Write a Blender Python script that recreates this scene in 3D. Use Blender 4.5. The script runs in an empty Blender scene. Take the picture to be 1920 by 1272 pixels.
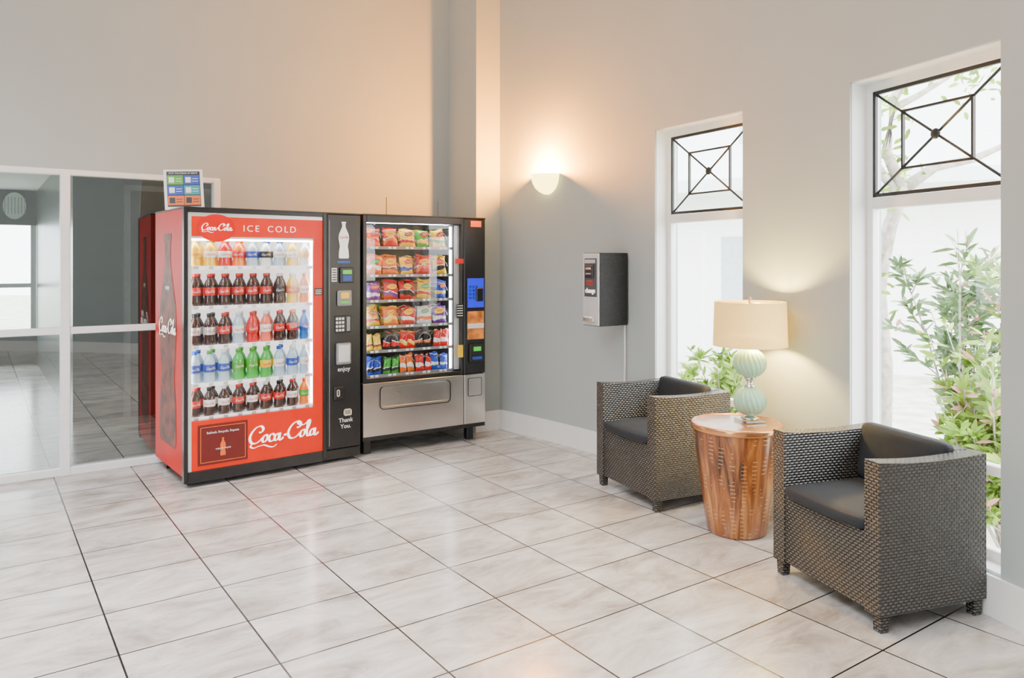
import bpy, bmesh, math, random
from mathutils import Vector, Matrix
random.seed(7)
sc = bpy.context.scene
COL = sc.collection
pi = math.pi

# ------------------------------------------------------------------ materials
def new_mat(name):
    m = bpy.data.materials.new(name); m.use_nodes = True
    nt = m.node_tree
    for n in list(nt.nodes): nt.nodes.remove(n)
    out = nt.nodes.new('ShaderNodeOutputMaterial')
    return m, nt, out

def N(nt, t, **kw):
    n = nt.nodes.new(t)
    for k, v in kw.items():
        if k in n.inputs: n.inputs[k].default_value = v
        else: setattr(n, k, v)
    return n

def c4(c): return (c[0], c[1], c[2], 1)

def pmat(name, color, rough=.5, metal=0, var=.08, scale=12, bump=0, bscale=200, emit=0, ecol=None, coat=0, spec=.5):
    m, nt, out = new_mat(name)
    b = N(nt, 'ShaderNodeBsdfPrincipled', Roughness=rough, Metallic=metal)
    b.inputs['Specular IOR Level'].default_value = spec
    b.inputs['Coat Weight'].default_value = coat
    tc = N(nt, 'ShaderNodeTexCoord')
    nz = N(nt, 'ShaderNodeTexNoise', Scale=scale, Detail=3)
    nt.links.new(tc.outputs['Object'], nz.inputs['Vector'])
    cr = N(nt, 'ShaderNodeValToRGB')
    cr.color_ramp.elements[0].position = .3; cr.color_ramp.elements[1].position = .7
    cr.color_ramp.elements[0].color = c4([x*(1-var) for x in color])
    cr.color_ramp.elements[1].color = c4([min(1, x*(1+var)) for x in color])
    nt.links.new(nz.outputs['Fac'], cr.inputs['Fac'])
    nt.links.new(cr.outputs['Color'], b.inputs['Base Color'])
    if bump:
        n2 = N(nt, 'ShaderNodeTexNoise', Scale=bscale, Detail=2)
        nt.links.new(tc.outputs['Object'], n2.inputs['Vector'])
        bp = N(nt, 'ShaderNodeBump', Strength=bump, Distance=.01)
        nt.links.new(n2.outputs['Fac'], bp.inputs['Height'])
        nt.links.new(bp.outputs['Normal'], b.inputs['Normal'])
    if emit:
        b.inputs['Emission Strength'].default_value = emit
        b.inputs['Emission Color'].default_value = c4(ecol or color)
    nt.links.new(b.outputs[0], out.inputs[0])
    return m

def glassmat(name, tint=(1, 1, 1), base=.05, edge=.6, rough=.01, power=4):
    m, nt, out = new_mat(name)
    tr = N(nt, 'ShaderNodeBsdfTransparent', Color=c4(tint))
    gl = N(nt, 'ShaderNodeBsdfGlossy', Roughness=rough, Color=(1, 1, 1, 1))
    lw = N(nt, 'ShaderNodeLayerWeight', Blend=.5)
    pw = N(nt, 'ShaderNodeMath', operation='POWER'); pw.inputs[1].default_value = power
    nt.links.new(lw.outputs['Facing'], pw.inputs[0])
    ma = N(nt, 'ShaderNodeMath', operation='MULTIPLY_ADD'); ma.inputs[1].default_value = edge; ma.inputs[2].default_value = base
    nt.links.new(pw.outputs[0], ma.inputs[0])
    mx = N(nt, 'ShaderNodeMixShader')
    nt.links.new(ma.outputs[0], mx.inputs[0]); nt.links.new(tr.outputs[0], mx.inputs[1])
    nt.links.new(gl.outputs[0], mx.inputs[2]); nt.links.new(mx.outputs[0], out.inputs[0])
    return m

def wicker_mat(name, c_hi, c_lo, bw=.026, bh=.0125):
    m, nt, out = new_mat(name)
    L = nt.links.new
    b = N(nt, 'ShaderNodeBsdfPrincipled', Roughness=.27)
    b.inputs['Specular IOR Level'].default_value = .8
    tc = N(nt, 'ShaderNodeTexCoord')
    sp = N(nt, 'ShaderNodeSeparateXYZ'); L(tc.outputs['UV'], sp.inputs[0])
    def mth(op, a, b_=None):
        n = N(nt, 'ShaderNodeMath', operation=op)
        for i, v in enumerate((a, b_)):
            if v is None: continue
            if isinstance(v, (int, float)): n.inputs[i].default_value = v
            else: L(v, n.inputs[i])
        return n.outputs[0]
    row = mth('DIVIDE', sp.outputs[1], bh)
    par = mth('MODULO', mth('FLOOR', row), 2.0)
    col = mth('ADD', mth('DIVIDE', sp.outputs[0], bw), mth('MULTIPLY', par, .5))
    hu = mth('ABSOLUTE', mth('SINE', mth('MULTIPLY', col, pi)))
    hv = mth('ABSOLUTE', mth('SINE', mth('MULTIPLY', row, pi)))
    h = mth('MULTIPLY', mth('POWER', hu, .55), mth('POWER', hv, .6))
    nz = N(nt, 'ShaderNodeTexNoise', Scale=60, Detail=2); L(tc.outputs['Object'], nz.inputs['Vector'])
    cr = N(nt, 'ShaderNodeValToRGB'); e = cr.color_ramp.elements
    e[0].position = .35; e[0].color = c4(c_lo); e[1].position = .85; e[1].color = c4(c_hi)
    L(h, cr.inputs[0])
    vr = N(nt, 'ShaderNodeMixRGB', blend_type='MULTIPLY'); vr.inputs[0].default_value = .7
    L(cr.outputs[0], vr.inputs[1]); L(nz.outputs['Fac'], vr.inputs[2])
    L(vr.outputs[0], b.inputs['Base Color'])
    bp = N(nt, 'ShaderNodeBump', Strength=1.0, Distance=.008)
    L(h, bp.inputs['Height']); L(bp.outputs['Normal'], b.inputs['Normal'])
    L(b.outputs[0], out.inputs[0])
    return m

def floor_mat():
    m, nt, out = new_mat('stone_tile')
    L = nt.links.new
    b = N(nt, 'ShaderNodeBsdfPrincipled', Roughness=.3)
    b.inputs['Specular IOR Level'].default_value = 1.0
    tc = N(nt, 'ShaderNodeTexCoord')
    mp = N(nt, 'ShaderNodeMapping'); mp.inputs['Location'].default_value = (-.444+4.76, -.347+4.07, 0)
    L(tc.outputs['Object'], mp.inputs['Vector'])
    br = N(nt, 'ShaderNodeTexBrick', Scale=1.0); br.offset = 0; br.squash = 1
    br.inputs['Brick Width'].default_value = .476
    br.inputs['Row Height'].default_value = .407
    br.inputs['Mortar Size'].default_value = .0038
    br.inputs['Mortar Smooth'].default_value = .1
    br.inputs['Color1'].default_value = (0, 0, 0, 1); br.inputs['Color2'].default_value = (1, 1, 1, 1)
    br.inputs['Mortar'].default_value = (.5, .5, .5, 1)
    L(mp.outputs[0], br.inputs['Vector'])
    add = N(nt, 'ShaderNodeVectorMath', operation='MULTIPLY_ADD')
    L(br.outputs['Color'], add.inputs[0]); add.inputs[1].default_value = (7, 5, 9); L(tc.outputs['Object'], add.inputs[2])
    m2 = N(nt, 'ShaderNodeMapping'); m2.inputs['Scale'].default_value = (1.3, 3.0, 1); m2.inputs['Rotation'].default_value = (0, 0, .6)
    L(add.outputs[0], m2.inputs['Vector'])
    nz = N(nt, 'ShaderNodeTexNoise', Scale=1.7, Detail=10, Roughness=.7, Distortion=.6)
    L(m2.outputs[0], nz.inputs['Vector'])
    cr = N(nt, 'ShaderNodeValToRGB')
    e = cr.color_ramp.elements
    e[0].position = .30; e[0].color = (.25, .22, .195, 1)
    e[1].position = .66; e[1].color = (.70, .69, .68, 1)
    x = e.new(.48); x.color = (.50, .47, .445, 1)
    L(nz.outputs['Fac'], cr.inputs['Fac'])
    mx = N(nt, 'ShaderNodeMixRGB'); mx.inputs[2].default_value = (.012, .011, .010, 1)
    L(br.outputs['Fac'], mx.inputs[0]); L(cr.outputs[0], mx.inputs[1])
    L(mx.outputs[0], b.inputs['Base Color'])
    rr = N(nt, 'ShaderNodeMapRange'); rr.inputs['To Min'].default_value = .12; rr.inputs['To Max'].default_value = .26
    L(nz.outputs['Fac'], rr.inputs['Value']); L(rr.outputs[0], b.inputs['Roughness'])
    bp = N(nt, 'ShaderNodeBump', Strength=.25, Distance=.004); bp.invert = True
    L(br.outputs['Fac'], bp.inputs['Height']); L(bp.outputs[0], b.inputs['Normal'])
    L(b.outputs[0], out.inputs[0])
    return m

def bag_mat(name, ca, cb, cc=(.9, .9, .85), seed=0):
    m, nt, out = new_mat(name)
    L = nt.links.new
    b = N(nt, 'ShaderNodeBsdfPrincipled', Roughness=.32, Metallic=.05)
    tc = N(nt, 'ShaderNodeTexCoord')
    sp = N(nt, 'ShaderNodeSeparateXYZ'); L(tc.outputs['Generated'], sp.inputs[0])
    mp = N(nt, 'ShaderNodeMapping'); mp.inputs['Location'].default_value = (seed*3.1, seed*1.7, seed)
    L(tc.outputs['Object'], mp.inputs[0])
    nz = N(nt, 'ShaderNodeTexNoise', Scale=11, Detail=2); L(mp.outputs[0], nz.inputs['Vector'])
    ma = N(nt, 'ShaderNodeMath', operation='MULTIPLY_ADD'); L(nz.outputs['Fac'], ma.inputs[0]); ma.inputs[1].default_value = .6
    L(sp.outputs['Z'], ma.inputs[2])
    cr = N(nt, 'ShaderNodeValToRGB'); cr.color_ramp.interpolation = 'CONSTANT'
    e = cr.color_ramp.elements
    e[0].position = 0; e[0].color = c4(ca)
    e[1].position = .40; e[1].color = c4(cb)
    for p, c in ((.53, cc), (.56, ca), (.90, cb), (.93, ca)):
        q = e.new(p); q.color = c4(c)
    sc_ = N(nt, 'ShaderNodeMath', operation='MULTIPLY'); sc_.inputs[1].default_value = .8; L(ma.outputs[0], sc_.inputs[0])
    L(sc_.outputs[0], cr.inputs[0]); L(cr.outputs[0], b.inputs['Base Color'])
    b.inputs['Emission Strength'].default_value = .06  # slight glow added to brighten the bag print
    L(cr.outputs[0], b.inputs['Emission Color'])
    n2 = N(nt, 'ShaderNodeTexNoise', Scale=38); L(tc.outputs['Object'], n2.inputs['Vector'])
    bp = N(nt, 'ShaderNodeBump', Strength=.5, Distance=.012); L(n2.outputs['Fac'], bp.inputs['Height']); L(bp.outputs[0], b.inputs['Normal'])
    L(b.outputs[0], out.inputs[0])
    return m

def drum_mat():
    m, nt, out = new_mat('copper_stained_wood')
    L = nt.links.new
    b = N(nt, 'ShaderNodeBsdfPrincipled', Roughness=.3, Metallic=0)
    b.inputs['Coat Weight'].default_value = .5
    tc = N(nt, 'ShaderNodeTexCoord')
    mp = N(nt, 'ShaderNodeMapping'); mp.inputs['Scale'].default_value = (17, 1.6, 1)
    L(tc.outputs['UV'], mp.inputs[0])
    nz = N(nt, 'ShaderNodeTexNoise', Scale=1.0, Detail=7, Roughness=.65, Distortion=1.0); L(mp.outputs[0], nz.inputs['Vector'])
    cr = N(nt, 'ShaderNodeValToRGB'); e = cr.color_ramp.elements
    e[0].position = .38; e[0].color = (.020, .006, .002, 1)
    e[1].position = .68; e[1].color = (.56, .25, .07, 1)
    q = e.new(.46); q.color = (.17, .045, .010, 1)
    q = e.new(.56); q.color = (.33, .105, .024, 1)
    L(nz.outputs['Fac'], cr.inputs[0])
    wob = N(nt, 'ShaderNodeTexNoise', Scale=5, Detail=1); L(tc.outputs['UV'], wob.inputs['Vector'])
    wv = N(nt, 'ShaderNodeVectorMath', operation='MULTIPLY_ADD'); L(wob.outputs['Color'], wv.inputs[0]); wv.inputs[1].default_value = (.06, .02, 0); L(tc.outputs['UV'], wv.inputs[2])
    sp = N(nt, 'ShaderNodeSeparateXYZ'); L(wv.outputs[0], sp.inputs[0])
    def stripe(sock, per, thr):
        a = N(nt, 'ShaderNodeMath', operation='DIVIDE'); L(sock, a.inputs[0]); a.inputs[1].default_value = per
        f = N(nt, 'ShaderNodeMath', operation='FRACT'); L(a.outputs[0], f.inputs[0])
        g = N(nt, 'ShaderNodeMath', operation='LESS_THAN'); L(f.outputs[0], g.inputs[0]); g.inputs[1].default_value = thr
        return g.outputs[0]
    s1 = stripe(sp.outputs[0], .055, .45); s2 = stripe(sp.outputs[1], .022, .2)
    n3 = N(nt, 'ShaderNodeTexNoise', Scale=6, Detail=3); L(tc.outputs['UV'], n3.inputs['Vector'])
    gt = N(nt, 'ShaderNodeMath', operation='GREATER_THAN'); gt.inputs[1].default_value = .50; L(n3.outputs['Fac'], gt.inputs[0])
    mu = N(nt, 'ShaderNodeMath', operation='MULTIPLY'); L(s1, mu.inputs[0]); L(s2, mu.inputs[1])
    mu2 = N(nt, 'ShaderNodeMath', operation='MULTIPLY'); L(mu.outputs[0], mu2.inputs[0]); L(gt.outputs[0], mu2.inputs[1])
    mu3 = N(nt, 'ShaderNodeMath', operation='MULTIPLY'); L(mu2.outputs[0], mu3.inputs[0]); mu3.inputs[1].default_value = .6
    mx = N(nt, 'ShaderNodeMixRGB'); mx.inputs[2].default_value = (.75, .46, .22, 1)
    L(mu3.outputs[0], mx.inputs[0]); L(cr.outputs[0], mx.inputs[1]); L(mx.outputs[0], b.inputs['Base Color'])
    L(b.outputs[0], out.inputs[0])
    return m

def shade_mat():
    m, nt, out = new_mat('linen_lampshade')
    L = nt.links.new
    tc = N(nt, 'ShaderNodeTexCoord')
    nz = N(nt, 'ShaderNodeTexNoise', Scale=90, Detail=2); L(tc.outputs['Object'], nz.inputs['Vector'])
    cr = N(nt, 'ShaderNodeValToRGB'); cr.color_ramp.elements[0].color = (.84, .73, .36, 1); cr.color_ramp.elements[1].color = (.93, .84, .50, 1)
    L(nz.outputs['Fac'], cr.inputs[0])
    d = N(nt, 'ShaderNodeBsdfDiffuse'); t = N(nt, 'ShaderNodeBsdfTranslucent')
    L(cr.outputs[0], d.inputs[0]); L(cr.outputs[0], t.inputs[0])
    mx = N(nt, 'ShaderNodeMixShader'); mx.inputs[0].default_value = .36
    L(d.outputs[0], mx.inputs[1]); L(t.outputs[0], mx.inputs[2]); L(mx.outputs[0], out.inputs[0])
    return m

M = {}
M['wall'] = pmat('wall_paint', (.40, .45, .455), .7, var=.02, scale=2, bump=.06, bscale=350)
M['reveal'] = pmat('white_trim_paint', (.84, .84, .83), .45, var=.02)
M['ceil'] = pmat('ceiling_paint', (.80, .82, .82), .8, var=.02)
M['floor'] = floor_mat()
M['frame'] = pmat('white_aluminium', (.84, .84, .83), .35, var=.03)
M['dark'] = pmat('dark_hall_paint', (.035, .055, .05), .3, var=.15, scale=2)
M['black'] = pmat('black_plastic', (.010, .010, .011), .3, var=.2)
M['blackmet'] = pmat('black_iron', (.012, .012, .012), .45, var=.2)
M['glass'] = glassmat('window_glass', (.98, .99, .99), .02, .25)
M['hallglass'] = glassmat('hall_glass', (.84, .87, .86), .11, .40)
M['dglass'] = glassmat('display_glass', (.99, .99, .99), .02, .25)
M['acryl'] = glassmat('clear_acrylic', (.70, .72, .68), .12, .5)
M['red'] = pmat('red_enamel', (.60, .006, .002), .28, var=.06, coat=.2)
M['redlit'] = pmat('backlit_red_panel', (.48, .008, .0005), .28, var=.1, scale=5, emit=.42, ecol=(1, .034, .0004), spec=.25)
M['redside'] = pmat('red_side_panel', (.60, .005, .001), .5, var=.10, scale=4, spec=.2, emit=.12, ecol=(1, .012, .0005))  # faint glow put into the red to brighten the side
M['darkred'] = pmat('dark_red_print', (.13, .006, .005), .4)
M['white'] = pmat('white_print', (.85, .85, .83), .5, var=.02)
M['whitelit'] = pmat('white_glowing_print', (.9, .9, .88), .5, var=.02, emit=1.8)  # glow put into the print, also on the cabinet side and change machine
M['liner'] = pmat('white_cabinet_liner', (.88, .88, .88), .5, var=.02, emit=.55, ecol=(1, .99, .97))  # glow added so the liner and shelves look lit
M['led'] = pmat('led_strip', (1, 1, 1), .5, emit=22, ecol=(1, .97, .92))
M['ledcool'] = pmat('cool_led_strip', (1, 1, 1), .5, emit=16, ecol=(.85, .93, 1))
M['silver'] = pmat('silver_trim', (.7, .7, .7), .3, metal=.5)
M['steel'] = pmat('brushed_steel', (.60, .57, .54), .22, metal=.95, var=.15, scale=3)
M['plate'] = pmat('satin_silver_plate', (.58, .58, .59), .35, metal=.2, var=.1, scale=6)
M['chrome'] = pmat('chrome', (.8, .8, .8), .12, metal=1)
M['grey'] = pmat('grey_plastic', (.22, .22, .23), .4)
M['dgrey'] = pmat('dark_grey_plate', (.06, .06, .065), .4)
M['cavity'] = pmat('cabinet_liner_grey', (.06, .063, .07), .4)
M['blue'] = pmat('blue_backlit_screen', (.01, .015, .4), .3, emit=1.0, ecol=(.005, .01, 1), var=.4, scale=8)
M['green'] = pmat('green_display', (.03, .35, .03), .3, emit=.45, ecol=(.1, 1, .05))
M['yellow'] = pmat('yellow_label', (.85, .52, .005), .4, emit=.1)
M['orange'] = pmat('orange_label', (.82, .14, .005), .4)
M['bluel'] = pmat('blue_label', (.01, .055, .42), .4)
M['teal'] = pmat('teal_label', (.01, .28, .34), .4)
M['greenl'] = pmat('green_label', (.07, .36, .02), .4)
M['wicker'] = wicker_mat('woven_wicker', (.150, .135, .118), (.005, .0045, .004))
M['cushion'] = pmat('charcoal_fabric', (.0085, .012, .018), .75, var=.2, bump=.3, bscale=600)
M['drum'] = drum_mat()
M['drumtop'] = pmat('polished_table_top', (.46, .18, .05), .2, metal=.1, var=.4, scale=5, coat=.4)
M['rim'] = pmat('copper_rim', (.60, .28, .12), .22, metal=.8)
M['ceramic'] = pmat('mint_ceramic', (.32, .60, .43), .35, var=.05, coat=.2)
M['shade'] = shade_mat()
M['brass'] = pmat('pale_brass', (.6, .48, .3), .3, metal=.8)
M['sconce'] = pmat('lit_sconce_glass', (1, .85, .4), .4, emit=8, ecol=(1, .74, .18))
M['hammer'] = pmat('black_hammered_metal', (.02, .02, .022), .38, metal=.4, var=.3, scale=60, bump=.6, bscale=160)
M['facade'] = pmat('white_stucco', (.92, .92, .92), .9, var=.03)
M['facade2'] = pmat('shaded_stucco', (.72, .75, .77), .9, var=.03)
M['ground'] = pmat('garden_ground', (.60, .60, .48), .95, var=.3, scale=3)
M['bark'] = pmat('pale_bark', (.42, .36, .32), .9, var=.3, scale=14, bump=.5, bscale=30)
M['leaf'] = pmat('green_leaf', (.23, .36, .035), .5, var=.5, scale=5)
M['leaf2'] = pmat('blue_green_leaf', (.13, .22, .08), .5, var=.4, scale=4)
M['flower'] = pmat('pink_blossom', (.75, .36, .30), .6, var=.3)
M['winglass'] = pmat('far_window_glass', (.50, .55, .58), .3)

# ------------------------------------------------------------------ mesh helpers
def box_uv(me):
    uv = me.uv_layers.new(name='UVMap') if not me.uv_layers else me.uv_layers[0]
    for p in me.polygons:
        n = p.normal; ax = max(range(3), key=lambda i: abs(n[i]))
        for li in p.loop_indices:
            co = me.vertices[me.loops[li].vertex_index].co
            q = ((co.y, co.z), (co.x, co.z), (co.x, co.y))[ax]
            uv.data[li].uv = (q[0]+10.0, q[1]+10.0)

def finish(name, bm, mats, parent=None, loc=(0, 0, 0), rot=(0, 0, 0), smooth=False, uv=True):
    me = bpy.data.meshes.new(name)
    bmesh.ops.recalc_face_normals(bm, faces=bm.faces)
    bm.to_mesh(me); bm.free()
    if not isinstance(mats, (list, tuple)): mats = [mats]
    for m in mats: me.materials.append(m)
    if smooth:
        for p in me.polygons: p.use_smooth = True
    if uv: box_uv(me)
    ob = bpy.data.objects.new(name, me); COL.objects.link(ob)
    ob.location = loc; ob.rotation_euler = rot
    if parent: ob.parent = parent
    return ob

def add_box(bm, b, bevel=0, seg=1, mi=0):
    x0, y0, z0, x1, y1, z1 = b[:6]
    if len(b) > 6: mi = b[6]
    vs = [bm.verts.new(p) for p in ((x0, y0, z0), (x1, y0, z0), (x1, y1, z0), (x0, y1, z0), (x0, y0, z1), (x1, y0, z1), (x1, y1, z1), (x0, y1, z1))]
    fs = [bm.faces.new([vs[i] for i in f]) for f in ((3, 2, 1, 0), (4, 5, 6, 7), (0, 1, 5, 4), (1, 2, 6, 5), (2, 3, 7, 6), (3, 0, 4, 7))]
    for f in fs: f.material_index = mi
    if bevel:
        es = set(e for f in fs for e in f.edges)
        r = bmesh.ops.bevel(bm, geom=list(es), offset=bevel, segments=seg, affect='EDGES', profile=.5)
        for f in r['faces']: f.material_index = mi

def boxes(name, lst, mats, parent=None, bevel=0, seg=1, loc=(0, 0, 0), rot=(0, 0, 0), smooth=False):
    bm = bmesh.new()
    for b in lst: add_box(bm, b, bevel, seg)
    return finish(name, bm, mats, parent, loc, rot, smooth)

def lathe(name, prof, mat, parent=None, seg=32, loc=(0, 0, 0), rot=(0, 0, 0), fn=None, a0=0, a1=2*pi, smooth=True, meshonly=False):
    full = abs(a1-a0-2*pi) < 1e-6
    n = seg if full else seg+1
    verts = []; faces = []; uvs = []
    for j, (r, z) in enumerate(prof):
        for i in range(n):
            a = a0+(a1-a0)*i/seg
            rr = fn(r, a, z) if fn else r
            verts.append((rr*math.cos(a), rr*math.sin(a), z))
    for j in range(len(prof)-1):
        for i in range(seg):
            i2 = (i+1) % n
            faces.append((j*n+i, j*n+i2, (j+1)*n+i2, (j+1)*n+i))
            rm = .2
            uvs.append([(i/seg*2*pi*rm, prof[j][1]), ((i+1)/seg*2*pi*rm, prof[j][1]), ((i+1)/seg*2*pi*rm, prof[j+1][1]), (i/seg*2*pi*rm, prof[j+1][1])])
    me = bpy.data.meshes.new(name); me.from_pydata(verts, [], faces)
    uv = me.uv_layers.new(name='UVMap')
    for p, u in zip(me.polygons, uvs):
        p.use_smooth = smooth
        for li, q in zip(p.loop_indices, u): uv.data[li].uv = q
    me.materials.append(mat)
    if meshonly: return me
    ob = bpy.data.objects.new(name, me); COL.objects.link(ob); ob.location = loc; ob.rotation_euler = rot
    if parent: ob.parent = parent
    return ob

def tube(bm, pts, radii, seg=6, mi=0):
    rings = []
    for i, p in enumerate(pts):
        p = Vector(p)
        d = (Vector(pts[min(i+1, len(pts)-1)])-Vector(pts[max(i-1, 0)])).normalized()
        u = d.cross(Vector((0, 0, 1)))
        if u.length < .05: u = d.cross(Vector((0, 1, 0)))
        u.normalize(); v = d.cross(u)
        r = radii[i] if isinstance(radii, (list, tuple)) else radii
        rings.append([bm.verts.new(p+u*r*math.cos(2*pi*k/seg)+v*r*math.sin(2*pi*k/seg)) for k in range(seg)])
    for a, b in zip(rings[:-1], rings[1:]):
        for k in range(seg):
            f = bm.faces.new((a[k], a[(k+1) % seg], b[(k+1) % seg], b[k])); f.smooth = True; f.material_index = mi
    bm.faces.new(rings[0]).material_index = mi; bm.faces.new(rings[-1][::-1]).material_index = mi

def empty(name, loc, rotz=0, label=None, cat=None, kind=None, group=None):
    e = bpy.data.objects.new(name, None); COL.objects.link(e)
    e.location = loc; e.rotation_euler = (0, 0, rotz); e.empty_display_size = .1
    tag(e, label, cat, kind, group)
    return e

def tag(o, label=None, cat=None, kind=None, group=None):
    if label: o['label'] = label
    if cat: o['category'] = cat
    if kind: o['kind'] = kind
    if group: o['group'] = group
    return o

def text(name, body, size, mat, parent, loc, rot=(pi/2, 0, 0), align='CENTER', extrude=.001, sx=1, spacing=1, offset=0):
    cu = bpy.data.curves.new(name, 'FONT'); cu.body = body; cu.size = size; cu.extrude = extrude
    cu.align_x = align; cu.align_y = 'CENTER'; cu.resolution_u = 3; cu.space_character = spacing; cu.offset = offset
    t = bpy.data.objects.new(name+'_tmp', cu); COL.objects.link(t)
    dg = bpy.context.evaluated_depsgraph_get()
    me = bpy.data.meshes.new_from_object(t.evaluated_get(dg))
    bpy.data.objects.remove(t); bpy.data.curves.remove(cu)
    me.name = name; me.materials.clear(); me.materials.append(mat)
    ob = bpy.data.objects.new(name, me); COL.objects.link(ob)
    ob.location = loc; ob.rotation_euler = rot; ob.scale = (sx, 1, 1)
    if parent: ob.parent = parent
    return ob

# flowing script lettering drawn as broad pen strokes
def catmull(pts, n=8, closed=False):
    out = []
    P = [Vector((p[0], p[1])) for p in pts]
    m = len(P)
    rng = range(m) if closed else range(m-1)
    for i in rng:
        if closed: a, b, c, d = P[(i-1) % m], P[i], P[(i+1) % m], P[(i+2) % m]
        else: a, b, c, d = P[max(i-1, 0)], P[i], P[i+1], P[min(i+2, m-1)]
        for k in range(n):
            t = k/n
            out.append(.5*((2*b)+(c-a)*t+(2*a-5*b+4*c-d)*t*t+(3*b-a-3*c+d)*t**3))
    out.append(P[0] if closed else P[-1])
    return out

def script_strokes():
    S = []
    g = .55
    def C(o): return [(o+1.95, 2.0), (o+2.2, 1.85), (o+2.62, 2.15), (o+2.70, 2.65), (o+2.25, 3.05), (o+1.45, 2.85), (o+.62, 2.05), (o+.22, 1.05), (o+.48, .2), (o+1.15, -.02), (o+1.9, .25), (o+2.62, .95)]
    def ring(cx, cy, rx, ry, sl=.30):
        return [(cx+rx*math.cos(t)+sl*ry*math.sin(t), cy+ry*math.sin(t)) for t in [2*pi*k/10 for k in range(10)]]
    S.append((C(0), 0, 1.05)); S.append((C(6.75+g), 0, 1.05))
    S.append(([(1.2, .05), (.55, -.15), (.35, -.55), (.95, -.85), (1.9, -.62), (2.9, -.55), (3.8, -.95), (4.6, -1.1), (5.3, -.7)], 0, .7))
    S.append(([(8.7+g, 2.95), (9.2+g, 2.45), (9.9+g, 2.25), (10.6+g, 2.55), (11.1+g, 3.1)], 0, .85))
    for cx in (3.05, 9.8+g): S.append((ring(cx, .66, .44, .64), 1, 1))
    S.append(([(2.9, 1.28), (3.35, 1.18), (3.75, 1.05)], 0, .6))
    S.append(([(4.62, .95), (4.72, 1.22), (4.40, 1.34), (4.02, 1.1), (3.80, .55), (3.98, .06), (4.42, .02), (4.92, .45)], 0, 1))
    for o in (0, 6.45+g):
        S.append((ring(5.28+o, .62, .40, .60), 1, 1))
        S.append(([(6.02+o, 1.38), (5.84+o, .75), (5.80+o, .2), (6.02+o, -.02), (6.35+o, .2), (6.55+o, .5)], 0, 1))
    S.append(([(6.66, .80), (6.95, .86), (7.22, .92)], 0, 2.2))
    S.append(([(10.32+g, .55), (10.85+g, 1.4), (11.25+g, 2.3), (11.32+g, 2.9), (11.08+g, 3.0), (10.85+g, 2.4), (10.68+g, 1.2), (10.72+g, .2), (11.0+g, .0), (11.36+g, .35)], 0, .9))
    return S

def script_logo(name, width, mat, parent, loc, rot=(pi/2, 0, 0), bend=None, thick=.001):
    k = width/13.5
    bm = bmesh.new()
    for si, (pts, closed, wm) in enumerate(script_strokes()):
        P = catmull(pts, 8, closed)
        m = len(P); L = []; R = []
        for i, p in enumerate(P):
            if closed: d = P[(i+1) % (m-1)]-P[(i-1) % (m-1)]
            else: d = P[min(i+1, m-1)]-P[max(i-1, 0)]
            ang = math.atan2(d.y, d.x)
            w = (.14+.32*abs(math.sin(ang-.30))**1.3)*wm
            if not closed:
                e = min(i, m-1-i)/(m*.12); w *= min(1, .45+.55*e)
            nn = Vector((-d.y, d.x)).normalized()*w*.5
            L.append(p+nn); R.append(p-nn)
        zz = thick+si*.00006
        def V(q):
            x = (q.x-6.75)*k; y = (q.y-1.0)*k
            if bend:
                a = x/bend; return bm.verts.new(((bend+zz)*math.sin(a), -(bend+zz)*math.cos(a), y))
            return bm.verts.new((x, y, zz))
        lv = [V(q) for q in L]; rv = [V(q) for q in R]
        for i in range(m-1): bm.faces.new((lv[i], lv[i+1], rv[i+1], rv[i]))
    me = bpy.data.meshes.new(name); bm.to_mesh(me); bm.free(); me.materials.append(mat)
    if parent is None and loc is None: return me
    ob = bpy.data.objects.new(name, me); COL.objects.link(ob); ob.location = loc
    ob.rotation_euler = (0, 0, 0) if bend else rot
    ob.parent = parent
    return ob

def disc(name, rx, rz, mat, parent, loc, seg=28, th=.002):
    bm = bmesh.new()
    a = [bm.verts.new((rx*math.cos(2*pi*i/seg), 0, rz*math.sin(2*pi*i/seg))) for i in range(seg)]
    b = [bm.verts.new((rx*math.cos(2*pi*i/seg), -th, rz*math.sin(2*pi*i/seg))) for i in range(seg)]
    bm.faces.new(a); bm.faces.new(b)
    for i in range(seg): bm.faces.new((a[i], a[(i+1) % seg], b[(i+1) % seg], b[i]))
    return finish(name, bm, mat, parent, loc)

# ------------------------------------------------------------------ camera
CAMH = 1.48
cam = bpy.data.cameras.new('camera'); co = bpy.data.objects.new('camera', cam); COL.objects.link(co)
co.location = (0, 0, CAMH); co.rotation_euler = (pi/2, 0, 0)
cam.sensor_width = 36; cam.lens = 26.89; cam.shift_y = -146/1920; cam.clip_start = .05; cam.clip_end = 200
sc.camera = co

# ------------------------------------------------------------------ room shell
RZ = math.radians(35.1)
E = Vector((math.cos(RZ), math.sin(RZ))); NN = Vector((-math.sin(RZ), math.cos(RZ)))
O = Vector((-3.366, 5.028))
CX, CY, R = -6.546, .547, 8.95
H = 4.6
def arcp(r, deg): a = math.radians(deg); return Vector((CX+r*math.cos(a), CY+r*math.sin(a)))

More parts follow.
